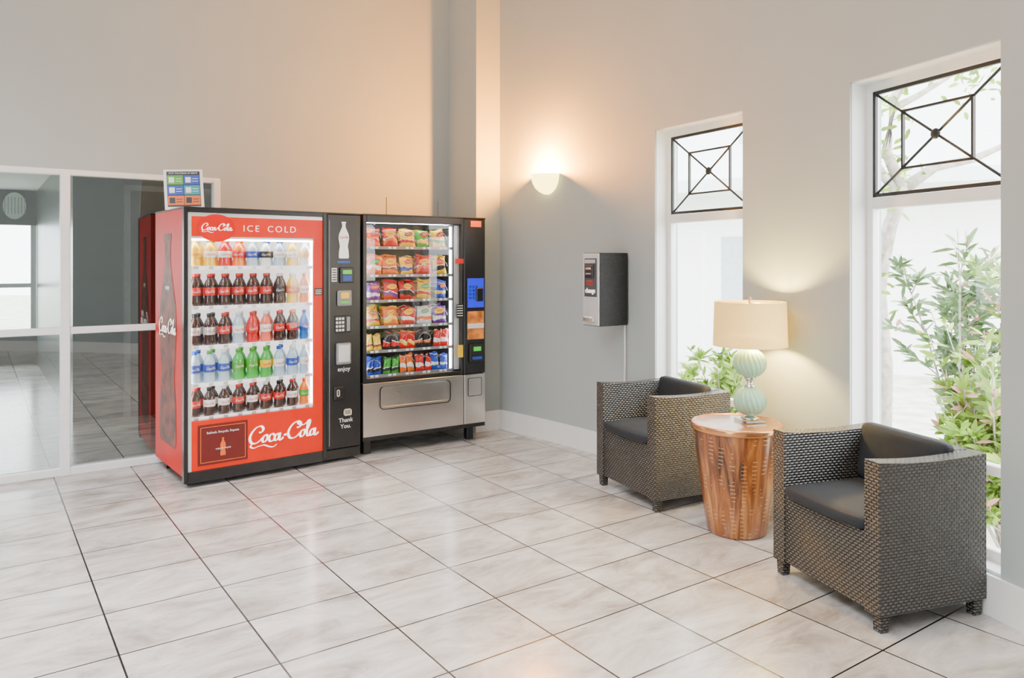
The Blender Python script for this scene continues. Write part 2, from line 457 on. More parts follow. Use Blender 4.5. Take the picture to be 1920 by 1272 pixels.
def wall_piece(name, t0, t1, z0, z1, r0=None, r1=None, mat='wall', step=.6):
    r0 = r0 or R; r1 = r1 or R+.22
    bm = bmesh.new()
    n = max(1, int(round(abs(t1-t0)/step)))
    sec = []
    for i in range(n+1):
        t = t0+(t1-t0)*i/n
        a, b = arcp(r0, t), arcp(r1, t)
        sec.append([bm.verts.new(v) for v in ((a.x, a.y, z0), (b.x, b.y, z0), (b.x, b.y, z1), (a.x, a.y, z1))])
    for s, q in zip(sec[:-1], sec[1:]):
        for k in range(4): bm.faces.new((s[k], s[(k+1) % 4], q[(k+1) % 4], q[k]))
    bm.faces.new(sec[0]); bm.faces.new(sec[-1])
    tag(finish(name, bm, M[mat]), kind='structure')
WIN = [(27.34, 32.51), (16.94, 22.25)]
WB, WT = .17, 2.40
cuts = [(44.0, 38.2), (38.2, 32.51), (27.34, 22.25), (16.94, 10.0), (10.0, 2.0), (2.0, -6.0), (-6.0, -14.0), (-14.0, -26.0)]
for a, b in cuts: wall_piece('wall_right', a, b, 0, H)
for a, b in WIN:
    wall_piece('wall_right', a, b, 0, WB); wall_piece('wall_right', a, b, WT, H)
for a, b in ((43.9, 38.2), (38.2, 32.51), (32.51, 27.34), (27.34, 22.25), (22.25, 16.94), (16.94, 10.0), (10.0, 2.0), (2.0, -6.0), (-6.0, -14.0), (-14.0, -26.0)):
    wall_piece('baseboard_right', a, b, 0, .17, R-.015, R-.0005, 'reveal')

def local_boxes(name, lst, mats, bevel=0):
    o = boxes(name, lst, mats, bevel=bevel, loc=(O.x, O.y, 0), rot=(0, 0, RZ)); return o
tag(local_boxes('wall_back', [(1.404, .03, 0, 3.45, .23, H), (-3.25, .03, 2.117, 1.404, .23, H), (-3.25, .03, 0, -1.9, .23, 2.117)], M['wall']), kind='structure')
tag(local_boxes('wall_column', [(3.417, -.454, 0, 4.3, .24, H)], M['wall']), kind='structure')
tag(local_boxes('baseboard_back', [(1.41, .012, 0, 3.40, .03, .17), (3.417, -.472, 0, 3.668, -.454, .17), (3.400, -.472, 0, 3.417, .0, .17)], M['reveal']), kind='structure')
tag(boxes('wall_left', [(-6.2, -3.6, 0, -5.98, 3.3, H)], M['wall']), kind='structure')
tag(boxes('wall_rear', [(-6.2, -3.8, 0, 1.9, -3.6, H)], M['wall']), kind='structure')

def to_local(p): q = Vector(p); return (q.dot(E), q.dot(NN))
pts = [arcp(R+.1, t) for t in [44-2.0*i for i in range(36)]]
pts = [to_local(p) for p in pts if p.y > -3.8] + [to_local((1.9, -3.8)), to_local((-6.2, -3.8))]
def s2l(s, n): w = O+E*s+NN*n; return to_local(w)
pts += [s2l(-6.5, .1), s2l(-6.5, 7.4), s2l(3.9, 7.4), s2l(3.9, .1)]
bm = bmesh.new()
top = [bm.verts.new((p[0], p[1], 0)) for p in pts]; bot = [bm.verts.new((p[0], p[1], -.05)) for p in pts]
bm.faces.new(top); bm.faces.new(bot[::-1])
for i in range(len(pts)): bm.faces.new((top[i], bot[i], bot[(i+1) % len(pts)], top[(i+1) % len(pts)]))
tag(finish('floor', bm, M['floor'], rot=(0, 0, RZ)), kind='structure')
cp = [arcp(R+.2, t) for t in [46-2.0*i for i in range(37)]]
cp = [(p.x, p.y) for p in cp if p.y > -3.8] + [(1.9, -3.8), (-6.2, -3.8), (-6.2, 3.3)]
w = O+E*-3.2+NN*.2; cp.append((w.x, w.y)); w = O+E*4.2+NN*.2; cp.append((w.x, w.y))
bm = bmesh.new()
a = [bm.verts.new((x, y, H)) for x, y in cp]; b = [bm.verts.new((x, y, H+.1)) for x, y in cp]
bm.faces.new(a); bm.faces.new(b)
for i in range(len(cp)): bm.faces.new((a[i], a[(i+1) % len(cp)], b[(i+1) % len(cp)], b[i]))
tag(finish('ceiling', bm, M['ceil']), kind='structure')

# ---- windows in curved wall
def make_window(idx, t0, t1):
    W = empty('window_%d' % idx, (0, 0, 0), kind='structure')
    tm = (t0+t1)/2; c = arcp(R+.10, tm); W.location = (c.x, c.y, 0); W.rotation_euler = (0, 0, math.radians(tm)-pi/2)
    half = (R+.10)*math.radians(t1-t0)/2
    fw = .045
    fr = [(-half, 0, WB, -half+fw, .05, WT), (half-fw, 0, WB, half, .05, WT),
          (-half+fw, 0, WT-.05, half-fw, .05, WT), (-half+fw, 0, WB, half-fw, .05, WB+.06),
          (-half+fw, 0, 1.747, half-fw, .05, 1.805), (-half+fw, 0, .55, half-fw, .05, .595)]
    boxes('window_frame', fr, M['frame'], W, bevel=.004)
    boxes('window_glass', [(-half+fw, .025, WB+.06, half-fw, .031, WT-.05)], M['glass'], W)
    boxes('window_reveal', [(-half-.004, -.095, WB, half+.004, 0, WB+.012), (-half-.004, -.095, WT-.006, half+.004, 0, WT+.002),
                            (-half-.002, -.095, WB, -half+.006, 0, WT), (half-.006, -.095, WB, half+.002, 0, WT)], M['reveal'], W)
    x0, x1, z0, z1 = -half+fw, half-fw, 1.808, 2.349
    t = .011; y0, y1 = .002, .018
    bars = [(x0, y0, z0, x0+t*1.6, y1, z1), (x1-t*1.6, y0, z0, x1, y1, z1), (x0, y0, z0, x1, y1, z0+t*1.6), (x0, y0, z1-t*1.6, x1, y1, z1)]
    cz = (z0+z1)/2
    qx, qz = (x1-x0)*.25+.01, (z1-z0)*.27
    bars += [(-qx, y0, cz-qz, -qx+t, y1, cz+qz), (qx-t, y0, cz-qz, qx, y1, cz+qz), (-qx, y0, cz-qz, qx, y1, cz-qz+t), (-qx, y0, cz+qz-t, qx, y1, cz+qz)]
    bm = bmesh.new()
    for q in bars: add_box(bm, q)
    for sx in (-1, 1):
        for sz in (-1, 1):
            tube(bm, [(0, .009, cz), (sx*(x1-.01), .009, cz+sz*((z1-z0)/2-.01))], .0065, 6)
    bmesh.ops.create_uvsphere(bm, u_segments=16, v_segments=8, radius=.026, matrix=Matrix.Translation((0, .004, cz)) @ Matrix.Diagonal((1, .5, 1, 1)))
    finish('window_grille', bm, M['blackmet'], W)
for i, (a, b) in enumerate(WIN): make_window(i+1, a, b)

# ---- glazed hall partition
G = empty('window_3', (O.x, O.y, 0), RZ, kind='structure')
def gx(a, b, z0, z1, y0=.03, y1=.10): return (a, y0, z0, b, y1, z1)
boxes('window_frame', [gx(-1.9, 1.404, 2.075, 2.117), gx(-1.9, 1.404, 0, .055), gx(-1.9, 1.404, .975, 1.022, .035, .095),
      gx(.345, .405, 0, 2.1, .025, .105), gx(1.355, 1.404, 0, 2.1, .025, .105), gx(-.80, -.745, 0, 2.1, .025, .105), gx(-1.9, -1.85, 0, 2.1)], M['frame'], G, bevel=.004)
boxes('window_glass', [(-1.88, .06, .05, 1.37, .066, 2.08)], M['hallglass'], G)
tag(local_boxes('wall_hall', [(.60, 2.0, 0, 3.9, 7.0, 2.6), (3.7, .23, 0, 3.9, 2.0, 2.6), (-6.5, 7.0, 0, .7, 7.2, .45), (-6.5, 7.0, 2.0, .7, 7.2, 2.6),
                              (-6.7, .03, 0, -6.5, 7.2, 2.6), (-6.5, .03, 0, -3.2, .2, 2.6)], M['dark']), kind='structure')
tag(local_boxes('ceiling_hall', [(-6.5, .2, 2.5, 3.9, 7.2, 2.62)], M['ceil']), kind='structure')
tag(local_boxes('window_4', [(x, 7.02, .45, x+.07, 7.12, 2.0) for x in (-3.6, -2.4, -1.2, -.1, .53)] + [(-6.5, 7.02, 1.10, .6, 7.12, 1.16)], M['frame']), kind='structure')
tag(local_boxes('reflected_trim', [(1.02, 1.94, 0, 1.07, 2.0, 2.2), (1.9, 1.94, 0, 1.95, 2.0, 2.2), (1.02, 1.94, 2.15, 1.95, 2.0, 2.2)], M['grey']), kind='structure')  # frame bars imitate a door frame reflection in the glass
tag(local_boxes('reflected_door', [(1.07, 1.96, .01, 1.9, 2.0, 2.15)], pmat('dark_reflected_door', (.02, .025, .022), .3)), kind='structure')  # dark leaf belonging to the imitated door reflection
wl = O+E*.33+NN*6.97
OL = empty('oval_reflection', (wl.x, wl.y, 2.27), RZ, 'pale ribbed oval imitating a sconce reflection in the glass partition', 'wall light')  # object set behind the glass to imitate a sconce reflection
disc('reflection_disc', .14, .19, pmat('pale_green_reflection', (.45, .55, .48), .3, emit=.2), OL, (0, 0, 0), th=.06)
boxes('reflection_rib', [(-.12+.04*i, -.065, -.12, -.112+.04*i, -.058, .12) for i in range(7)], M['grey'], OL)

# ------------------------------------------------------------------ drink vending machine
VM = empty('drink_vending_machine', (-2.126, 4.958, 0), math.radians(38), 'red and black glass-front bottled drink vending machine', 'vending machine')
D = .745; WV = 1.253; HV = 1.83
bm = bmesh.new()
for q in [(0, .03, .07, .03, D, HV, 1), (.03, .04, .07, .93, D, .425, 0), (.03, .04, 1.645, .93, D, HV, 0), (.03, .44, .425, .93, D, 1.645, 0), (.92, .04, .07, WV, D, HV, 0),
          (.04, .08, 0, .12, .16, .07, 0), (1.12, .08, 0, 1.2, .16, .07, 0), (.04, .6, 0, .12, .68, .07, 0), (1.12, .6, 0, 1.2, .68, .07, 0)]: add_box(bm, q)
finish('cabinet_body', bm, [M['black'], M['redside']], VM)
boxes('cabinet_liner', [(.032, .05, .427, .045, .44, 1.643), (.905, .05, .427, .918, .44, 1.643), (.045, .425, .427, .905, .438, 1.643), (.045, .05, .427, .905, .425, .437), (.045, .05, 1.63, .905, .425, 1.643)], M['liner'], VM)
boxes('light_strip', [(.047, .065, .45, .055, .08, 1.62), (.895, .065, .45, .903, .08, 1.62), (.06, .06, 1.618, .89, .09, 1.628)], M['led'], VM)
boxes('door_frame', [(-.004, -.012, .055, .022, .03, HV), (.955, -.012, .055, .985, .04, HV), (.022, -.012, HV-.03, .955, .04, HV), (.022, -.012, .03, .955, .04, .105), (-.004, -.014, HV-.006, WV, D, HV+.006)], M['black'], VM, bevel=.003)
boxes('kick_plate', [(0, -.002, .03, WV, .05, .10)], M['black'], VM, bevel=.004)
boxes('door_panel', [(.046, 0, .105, .955, .012, .43), (.885, 0, .43, .955, .012, 1.645)], M['redlit'], VM)
boxes('door_trim', [(.022, 0, .105, .046, .013, 1.80), (.046, 0, 1.775, .955, .013, 1.80)], M['silver'], VM)
boxes('header_panel', [(.046, -.002, 1.645, .955, .012, 1.775)], M['redlit'], VM)
text('header_lettering', 'ICE', .062, M['whitelit'], VM, (.435, -.006, 1.70), sx=1.05, spacing=1.3, offset=-.0012)
text('header_lettering', 'COLD', .062, M['whitelit'], VM, (.65, -.006, 1.70), sx=1.05, spacing=1.3, offset=-.0012)
disc('round_emblem', .122, .092, M['redside'], VM, (.205, -.006, 1.70))
script_logo('emblem_lettering', .200, M['whitelit'], VM, (.205, -.012, 1.70))
boxes('display_glass', [(.04, .018, .42, .90, .022, 1.65)], M['dglass'], VM)
script_logo('door_lettering', .50, M['whitelit'], VM, (.668, -.003, .268))
PL = boxes('door_placard', [(.085, -.006, .135, .41, -.001, .40)], M['darkred'], VM)
boxes('placard_border', [(.10, -.009, .15, .395, -.0065, .154), (.10, -.009, .381, .395, -.0065, .385), (.10, -.009, .15, .104, -.0065, .385), (.391, -.009, .15, .395, -.0065, .385)], M['orange'], PL)
text('placard_lettering', 'Refresh. Recycle. Repeat.', .021, M['white'], PL, (.247, -.009, .345))
def flat_bottle(name, h, mat, parent, loc, rot=(0, 0, 0)):
    pr = [(0, 0), (.13, 0), (.15, .04), (.14, .2), (.115, .33), (.14, .46), (.155, .55), (.14, .66), (.085, .78), (.05, .86), (.05, .96), (.065, .965), (.065, 1), (0, 1)]
    bm = bmesh.new()
    L = [bm.verts.new((-r*h, 0, z*h)) for r, z in pr[1:-1]]; Rr = [bm.verts.new((r*h, 0, z*h)) for r, z in pr[1:-1]]
    for i in range(len(L)-1): bm.faces.new((L[i], Rr[i], Rr[i+1], L[i+1]))
    return finish(name, bm, mat, parent, loc, rot)
flat_bottle('placard_bottle', .12, M['orange'], PL, (.245, -.0085, .185))
text('placard_lettering', 'enjoy & recycle', .016, M['white'], PL, (.247, -.0095, .235))
M['colaprint'] = pmat('bottle_print', (.17, .03, .010), .5, var=.8, scale=9, spec=.2)
flat_bottle('side_bottle_print', 1.45, M['colaprint'], VM, (-.002, .40, .22), (0, 0, -pi/2))
script_logo('side_lettering', .44, M['whitelit'], VM, (-.004, .40, 1.02), (pi/2, 0, -pi/2))
text('side_lettering', 'enjoy', .05, M['white'], VM, (-.004, .40, 1.30), (pi/2, 0, -pi/2))
SH = [1.4436, 1.178, .915, .664, .4416]
for z in SH:
    bx = [(.05, .06, z-.012, .90, .42, z-.004, 0), (.05, .052, z-.020, .90, .06, z+.004, 0)]
    for i in range(9): bx.append((.075+i*.096, .049, z-.016, .105+i*.096, .052, z+.002, 1))
    boxes('shelf', bx, [M['liner'], M['silver']], VM)
CP = boxes('control_panel', [(.985, -.012, .105, WV, .04, HV-.005)], M['black'], VM, bevel=.006)
boxes('panel_groove', [(1.0, -.014, .13, 1.004, -.012, 1.78)], M['grey'], CP)
flat_bottle('panel_bottle_print', .27, M['silver'], CP, (1.115, -.0145, 1.50))
script_logo('panel_lettering', .07, M['redside'], CP, (1.115, -.016, 1.655))
boxes('panel_sticker', [(1.065, -.0145, 1.465, 1.165, -.012, 1.482)], M['bluel'], CP)
boxes('card_reader', [(1.08, -.03, 1.32, 1.19, -.012, 1.435)], M['black'], CP, bevel=.006)
boxes('card_display', [(1.10, -.033, 1.385, 1.17, -.030, 1.415)], M['green'], CP)
boxes('card_keys', [(1.10, -.033, 1.335, 1.17, -.030, 1.375)], M['bluel'], CP)
boxes('coin_sticker', [(1.02, -.0145, 1.33, 1.06, -.012, 1.43)], M['white'], CP)
boxes('sticker_lettering', [(1.024, -.016, 1.34+.018*i, 1.056, -.0145, 1.348+.018*i) for i in range(5)], M['black'], CP)
boxes('bill_acceptor', [(1.06, -.03, 1.15, 1.175, -.012, 1.265)], M['grey'], CP, bevel=.008)
boxes('bill_acceptor_label', [(1.085, -.033, 1.205, 1.15, -.030, 1.25)], M['yellow'], CP)
boxes('bill_slot', [(1.085, -.034, 1.17, 1.15, -.030, 1.185)], M['green'], CP)
KP = boxes('keypad', [(1.045, -.018, .955, 1.17, -.012, 1.08)], M['black'], CP, bevel=.004)
boxes('keypad_buttons', [(1.05+c*.024, -.022, .965+r*.028, 1.066+c*.024, -.018, .982+r*.028) for c in range(3) for r in range(4)], M['silver'], KP)
boxes('coin_slot', [(1.135, -.023, .965, 1.162, -.018, 1.07)], M['grey'], KP)
boxes('dispensing_cup', [(1.05, -.03, .72, 1.17, -.012, .88)], M['grey'], CP, bevel=.012, seg=2)
boxes('cup_window', [(1.065, -.032, .74, 1.155, -.030, .865)], M['silver'], CP)
text('panel_lettering', 'enjoy', .046, M['white'], CP, (1.115, -.015, .685))
boxes('door_lock', [(1.035, -.028, .46, 1.115, -.012, .56)], M['black'], CP, bevel=.008)
boxes('lock_cylinder', [(1.05, -.034, .49, 1.075, -.028, .54)], M['chrome'], CP, bevel=.006)
boxes('coin_return', [(1.11, -.022, .34, 1.175, -.012, .39)], M['chrome'], CP, bevel=.01)
text('panel_lettering', 'Thank\nYou.', .045, M['white'], CP, (1.13, -.015, .285))
boxes('notice_sticker', [(.893, -.003, 1.235, .95, 0, 1.285)], M['black'], VM)
boxes('notice_lettering', [(.898, -.005, 1.243+.013*i, .945, -.003, 1.248+.013*i) for i in range(3)], M['white'], VM)

# bottles ----------------------------------------------------------
bp = [(0, 0), (.028, 0), (.034, .008), (.035, .03), (.0315, .06), (.034, .08), (.035, .11), (.033, .13), (.024, .152), (.014, .168), (.013, .182), (0, .182)]
cap_p = [(0, .178), (.0155, .178), (.0155, .196), (.013, .198), (0, .198)]
lab_p = [(.0352, .068), (.0358, .07), (.0362, .112), (.035, .115)]
liq = {'cola': (.030, .006, .003), 'red': (.55, .005, .005), 'orange': (.85, .18, .003), 'yellow': (.85, .52, .006), 'green': (.05, .42, .05), 'clear': (.40, .55, .66), 'blue': (.01, .15, .5), 'pink': (.8, .16, .10), 'milk': (.75, .78, .76)}
LQ = {k: pmat('drink_'+k, v, .12, var=.1, coat=.5, emit=.06 if k != 'cola' else .005) for k, v in liq.items()}
meshb = {k: lathe('drink_bottle', bp, LQ[k], seg=16, meshonly=True) for k in liq}
capc = {'red': M['red'], 'white': M['white'], 'black': M['black'], 'green': M['greenl'], 'blue': M['bluel'], 'orange': M['orange']}
meshc = {k: lathe('bottle_cap', cap_p, m, seg=14, meshonly=True) for k, m in capc.items()}
labm = {'red': M['red'], 'white': M['white'], 'silver': M['silver'], 'blue': M['bluel'], 'green': M['greenl'], 'orange': M['orange'], 'black': M['black'], 'yellow': M['yellow']}
meshl = {k: lathe('bottle_label', lab_p, m, seg=16, meshonly=True) for k, m in labm.items()}
logo_w = script_logo('label_lettering', .060, M['white'], None, None, bend=.0363, thick=.0006)
logo_r = script_logo('label_lettering', .060, M['red'], None, None, bend=.0363, thick=.0006)
rows = [
 [('yellow', 'white', 'yellow'), ('yellow', 'green', 'white'), ('red', 'orange', 'white'), ('orange', 'orange', 'red'), ('clear', 'white', 'blue'), ('milk', 'blue', 'black'), ('clear', 'blue', 'white'), ('yellow', 'white', 'white'), ('milk', 'white', 'yellow')],
 [('cola', 'red', 'red')]*6 + [('cola', 'white', 'black'), ('yellow', 'white', 'orange'), ('orange', 'orange', 'white')],
 [('cola', 'black', 'silver'), ('cola', 'black', 'silver'), ('cola', 'red', 'red'), ('clear', 'white', 'white'), ('red', 'red', 'red'), ('pink', 'white', 'white'), ('cola', 'red', 'red'), ('cola', 'orange', 'red'), ('blue', 'blue', 'blue')],
 [('clear', 'blue', 'blue'), ('clear', 'green', 'blue'), ('clear', 'white', 'blue'), ('green', 'green', 'green'), ('green', 'green', 'green'), ('green', 'green', 'yellow'), ('clear', 'blue', 'white'), ('clear', 'white', 'blue'), ('clear', 'white', 'white')],
 [('cola', 'red', 'red'), ('cola', 'black', 'white'), ('cola', 'white', 'white'), ('cola', 'red', 'red'), ('cola', 'red', 'white'), ('cola', 'white', 'red'), ('cola', 'black', 'red'), ('cola', 'red', 'white'), ('orange', 'orange', 'green')]]
desc = {'cola': 'dark cola bottle', 'red': 'red soft drink bottle', 'orange': 'orange drink bottle', 'yellow': 'yellow juice bottle', 'green': 'green soda bottle', 'clear': 'clear water bottle', 'blue': 'blue sports drink bottle', 'pink': 'pink drink bottle', 'milk': 'pale drink bottle'}
ordn = ['top', 'second', 'middle', 'fourth', 'bottom']
Mv = Matrix.Translation((-2.126, 4.958, 0)) @ Matrix.Rotation(math.radians(38), 4, 'Z')
for ri, row in enumerate(rows):
    for ci, (lq, cp_, lb) in enumerate(row):
        for depth in (0, 1):
            if depth and ci == 8: continue
            o = bpy.data.objects.new('drink_bottle', meshb[lq]); COL.objects.link(o)
            p = Mv @ Vector((.092+ci*.096+depth*.048, .100+depth*.085, SH[ri]-.004))
            o.location = p; o.rotation_euler = (0, 0, math.radians(38)+random.uniform(-.25, .25))
            hz = (.95, 1.12, 1.10, 1.10, .98)[ri]
            o.scale = (1.08, 1.08, hz)
            tag(o, '%s with %s label and %s cap on shelf' % (desc[lq], lb, cp_), 'bottle', group='drink bottles on the %s shelf' % ordn[ri])
            c = bpy.data.objects.new('bottle_cap', meshc[cp_]); COL.objects.link(c); c.parent = o
            l = bpy.data.objects.new('bottle_label', meshl[lb]); COL.objects.link(l); l.parent = o
            if depth == 0:
                g = bpy.data.objects.new('label_lettering', logo_r if lb in ('white', 'silver', 'yellow') else logo_w); COL.objects.link(g); g.parent = l; g.location = (0, 0, .09)

# notice sign on top
SG = empty('notice_sign', (0, 0, 0), 0, 'white-framed notice sign with coloured pictogram boxes on drink machine', 'sign')
SG.location = Mv @ Vector((.085, .30, HV+.006)); SG.rotation_euler = (math.radians(-14), math.radians(-3), math.radians(22))
boxes('sign_board', [(-.125, 0, 0, .125, .012, .29)], M['white'], SG, bevel=.003)
boxes('sign_header', [(-.106, -.002, .020, .106, 0, .274)], M['black'], SG)
text('sign_lettering', 'STOP THE SPREAD OF GERMS', .0138, M['white'], SG, (0, -.005, .260))
k = 0
pc = [M['greenl'], M['bluel'], M['bluel'], M['teal'], M['orange'], M['orange']]
for r in range(3):
    for c in range(2):
        boxes('sign_pictogram', [(-.103+c*.105, -.004, .178-r*.074, -.002+c*.105, -.002, .246-r*.074)], [pc[k]], SG)
        boxes('pictogram_mark', [(-.093+c*.105, -.0055, .192-r*.074, -.058+c*.105, -.004, .232-r*.074), (-.05+c*.105, -.0055, .200-r*.074, -.012+c*.105, -.004, .204-r*.074), (-.05+c*.105, -.0055, .218-r*.074, -.012+c*.105, -.004, .222-r*.074)], M['black'] if k > 3 else M['white'], SG)
        k += 1
boxes('sign_stand', [(-.10, .012, 0, .10, .05, .01)], M['black'], SG)

# ------------------------------------------------------------------ snack machine
SA = math.radians(33)
SM = empty('snack_vending_machine', (-1.125, 5.755, 0), SA, 'black and steel glass-front snack vending machine', 'vending machine')
W2 = 1.07; D2 = .66
bm = bmesh.new()
for q in [(0, .02, .13, .03, D2, HV), (.03, .03, .13, W2, D2, .56), (.03, .03, 1.79, W2, D2, HV), (.03, .5, .56, .86, D2, 1.79), (.85, .03, .56, W2, D2, 1.79)]: add_box(bm, q)
finish('cabinet_body', bm, M['black'], SM)
LEG = boxes('leg', [(.95, .08, 0, 1.01, .14, .13)], M['black'], SM, bevel=.004)
for q in ((-.91, 0), (-.91, .46), (0, .46)):
    l = LEG.copy(); COL.objects.link(l); l.location = (q[0], q[1], 0)
boxes('cabinet_liner', [(.032, .04, .565, .04, .5, 1.785), (.04, .48, .565, .84, .495, 1.785), (.79, .04, .565, .80, .48, 1.785)], M['cavity'], SM)
boxes('light_strip', [(.044, .05, .60, .052, .065, 1.76), (.772, .05, .60, .786, .065, 1.76), (.06, .05, 1.772, .76, .08, 1.782)], M['ledcool'], SM)
boxes('door_frame', [(0, -.01, .56, .03, .03, HV), (.845, -.01, .56, .87, .03, HV), (.03, -.01, 1.775, .845, .03, HV), (.03, -.01, .56, .845, .03, .59), (-.004, -.014, HV-.004, W2+.004, D2, HV+.008)], M['black'], SM, bevel=.003)
boxes('inner_panel', [(.80, .03, .60, .845, .04, 1.77)], M['silver'], SM)
boxes('display_glass', [(.03, .01, .59, .845, .014, 1.775)], M['dglass'], SM)
SP = boxes('steel_panel', [(0, -.012, .15, .868, .03, .555), (.874, -.012, .15, W2, .03, .555)], M['steel'], SM, bevel=.004)
boxes('lower_edge', [(0, -.005, .12, W2, .03, .15)], M['black'], SM)
def rounded_plate(name, x0, z0, x1, z1, r, y0, y1, mat, parent, hole=None):
    def loop(a0, b0, a1, b1, rr):
        o = []
        for cx_, cz_, st in ((a1-rr, b1-rr, 0), (a0+rr, b1-rr, pi/2), (a0+rr, b0+rr, pi), (a1-rr, b0+rr, 1.5*pi)):
            for i in range(6): t = st+pi/2*i/5; o.append((cx_+rr*math.cos(t), cz_+rr*math.sin(t)))
        return o
    bm = bmesh.new(); P = loop(x0, z0, x1, z1, r)
    f = [bm.verts.new((p[0], y0, p[1])) for p in P]; k = [bm.verts.new((p[0], y1, p[1])) for p in P]
    n = len(P)
    for i in range(n): bm.faces.new((f[i], f[(i+1) % n], k[(i+1) % n], k[i]))
    if hole:
        Q = loop(x0+hole, z0+hole, x1-hole, z1-hole, max(.002, r-hole))
        g = [bm.verts.new((p[0], y0, p[1])) for p in Q]; h_ = [bm.verts.new((p[0], y1, p[1])) for p in Q]
        for i in range(n):
            j = (i+1) % n
            bm.faces.new((f[i], f[j], g[j], g[i])); bm.faces.new((k[i], k[j], h_[j], h_[i])); bm.faces.new((g[i], g[j], h_[j], h_[i]))
    else: bm.faces.new(f); bm.faces.new(k)
    return finish(name, bm, mat, parent)
DF = rounded_plate('delivery_flap', .14, .355, .735, .52, .03, -.017, -.012, M['steel'], SM)
rounded_plate('flap_gasket', .132, .347, .743, .528, .036, -.0185, -.0125, M['black'], DF, hole=.006)
boxes('flap_lip', [(.16, -.022, .365, .715, -.017, .371)], M['steel'], DF, bevel=.002)
rounded_plate('access_plate', .91, .38, 1.03, .52, .01, -.0145, -.012, M['steel'], SM)
rounded_plate('access_plate_edge', .905, .375, 1.035, .525, .012, -.015, -.0122, M['black'], SM, hole=.004)
SS = [1.592, 1.376, 1.181, .981, .794, .607]
for z in SS:
    bx = [(.042, .05, z-.012, .79, .47, z-.004, 0), (.042, .042, z-.020, .79, .05, z+.002, 0)]
    for i in range(5):
        bx.append((.08+i*.148, .039, z-.016, .105+i*.148, .042, z, 1)); bx.append((.12+i*.148, .039, z-.016, .145+i*.148, .042, z, 1))
    boxes('shelf', bx, [M['grey'], M['white']], SM)
bm = bmesh.new()
hp = [(.052*math.cos(t), .012+t*.0065, .062+.052*math.sin(t)) for t in [i*pi/6 for i in range(12*6)]]
tube(bm, hp, .0018, 4)
coil = finish('spiral_coil', bm, M['chrome'], SM); coil.location = (.12, .04, SS[0])
first = True
for ri, z in enumerate(SS):
    for ci in range(5):
        if first: first = False; continue
        c = coil.copy(); COL.objects.link(c); c.location = (.12+ci*.144, .04, z)
CP2 = boxes('control_panel', [(.872, -.012, .56, W2, .03, HV-.004)], M['black'], SM, bevel=.005)
boxes('panel_sticker', [(.93, -.0145, 1.76, 1.03, -.012, 1.81)], M['orange'], CP2)
boxes('selection_screen', [(.90, -.0145, 1.10, 1.055, -.012, 1.34)], M['blue'], CP2)
boxes('screen_keys', [(.915+c*.03, -.017, 1.17+r*.03, .935+c*.03, -.0145, 1.19+r*.03) for c in range(3) for r in range(4)], M['bluel'], CP2)
boxes('bill_acceptor', [(.975, -.035, 1.15, 1.04, -.015, 1.26)], M['black'], CP2, bevel=.006)
PIC = boxes('food_picture', [(.90, -.0145, .84, 1.055, -.012, 1.07)], pmat('food_print', (.70, .18, .03), .4, var=.8, scale=14, emit=.2), CP2)
boxes('picture_caption', [(.90, -.016, .93, 1.055, -.0145, .97)], M['white'], PIC)
CR = boxes('card_reader', [(.91, -.035, .65, 1.05, -.012, .81)], M['black'], CP2, bevel=.012, seg=2)
boxes('card_display', [(.945, -.038, .745, 1.015, -.035, .78)], M['green'], CR)
boxes('card_slot', [(.935, -.038, .675, 1.025, -.035, .70)], M['bluel'], CR)
boxes('notice_sticker', [(.79, -.012, 1.46, .865, -.010, 1.50)], M['red'], SM)
boxes('notice_sticker', [(.80, -.012, 1.02, .862, -.010, 1.13)], M['black'], SM)
boxes('notice_sticker', [(.81, -.012, .70, .86, -.010, .80)], M['yellow'], SM)
boxes('notice_lettering', [(.805, -.0135, 1.035+.02*i, .857, -.012, 1.042+.02*i) for i in range(5)], M['white'], SM)
boxes('antenna', [(.28, .2, HV, .284, .204, HV+.16), (.272, .19, HV, .292, .214, HV+.02)], M['black'], SM)
boxes('antenna', [(.74, .2, HV, .744, .204, HV+.15), (.732, .19, HV, .752, .214, HV+.02)], M['black'], SM)

# snack bags
def bag_mesh(w, h, d, rs):
    rr = random.Random(rs)
    ph = [rr.uniform(0, 6) for _ in range(4)]; tw = rr.uniform(-.01, .01)
    nx, nz = 10, 14
    verts = []; faces = []
    for side in (-1, 1):
        for j in range(nz+1):
            v = j/nz
            for i in range(nx+1):
                u = i/nx*2-1
                bul = max(0, (1-abs(u)**2.6))**.6*max(0, math.sin(pi*min(1, max(0, (v-.05)/.88))))**.5
                wob = .005*math.sin(7*u+6*v*side+ph[0])+.003*math.sin(11*v+ph[1])
                pin = 1-.09*math.sin(pi*v)+.02*math.sin(5*v+ph[2])
                verts.append((u*w/2*pin+tw*v, side*(d/2*bul+.0008)+wob*bul, v*h+(.006*math.cos(u*3+ph[3]) if j == nz else 0)))
    m = (nx+1)*(nz+1)
    for s in range(2):
        for j in range(nz):
            for i in range(nx):
                a = s*m+j*(nx+1)+i; faces.append((a, a+1, a+nx+2, a+nx+1))
    def idx(s, j, i): return s*m+j*(nx+1)+i
    for j in range(nz):
        for i in (0, nx): faces.append((idx(0, j, i), idx(1, j, i), idx(1, j+1, i), idx(0, j+1, i)))
    for i in range(nx):
        for j in (0, nz): faces.append((idx(0, j, i), idx(1, j, i), idx(1, j, i+1), idx(0, j, i+1)))
    me = bpy.data.meshes.new('snack_bag'); me.from_pydata(verts, [], faces)
    for p in me.polygons: p.use_smooth = True
    return me
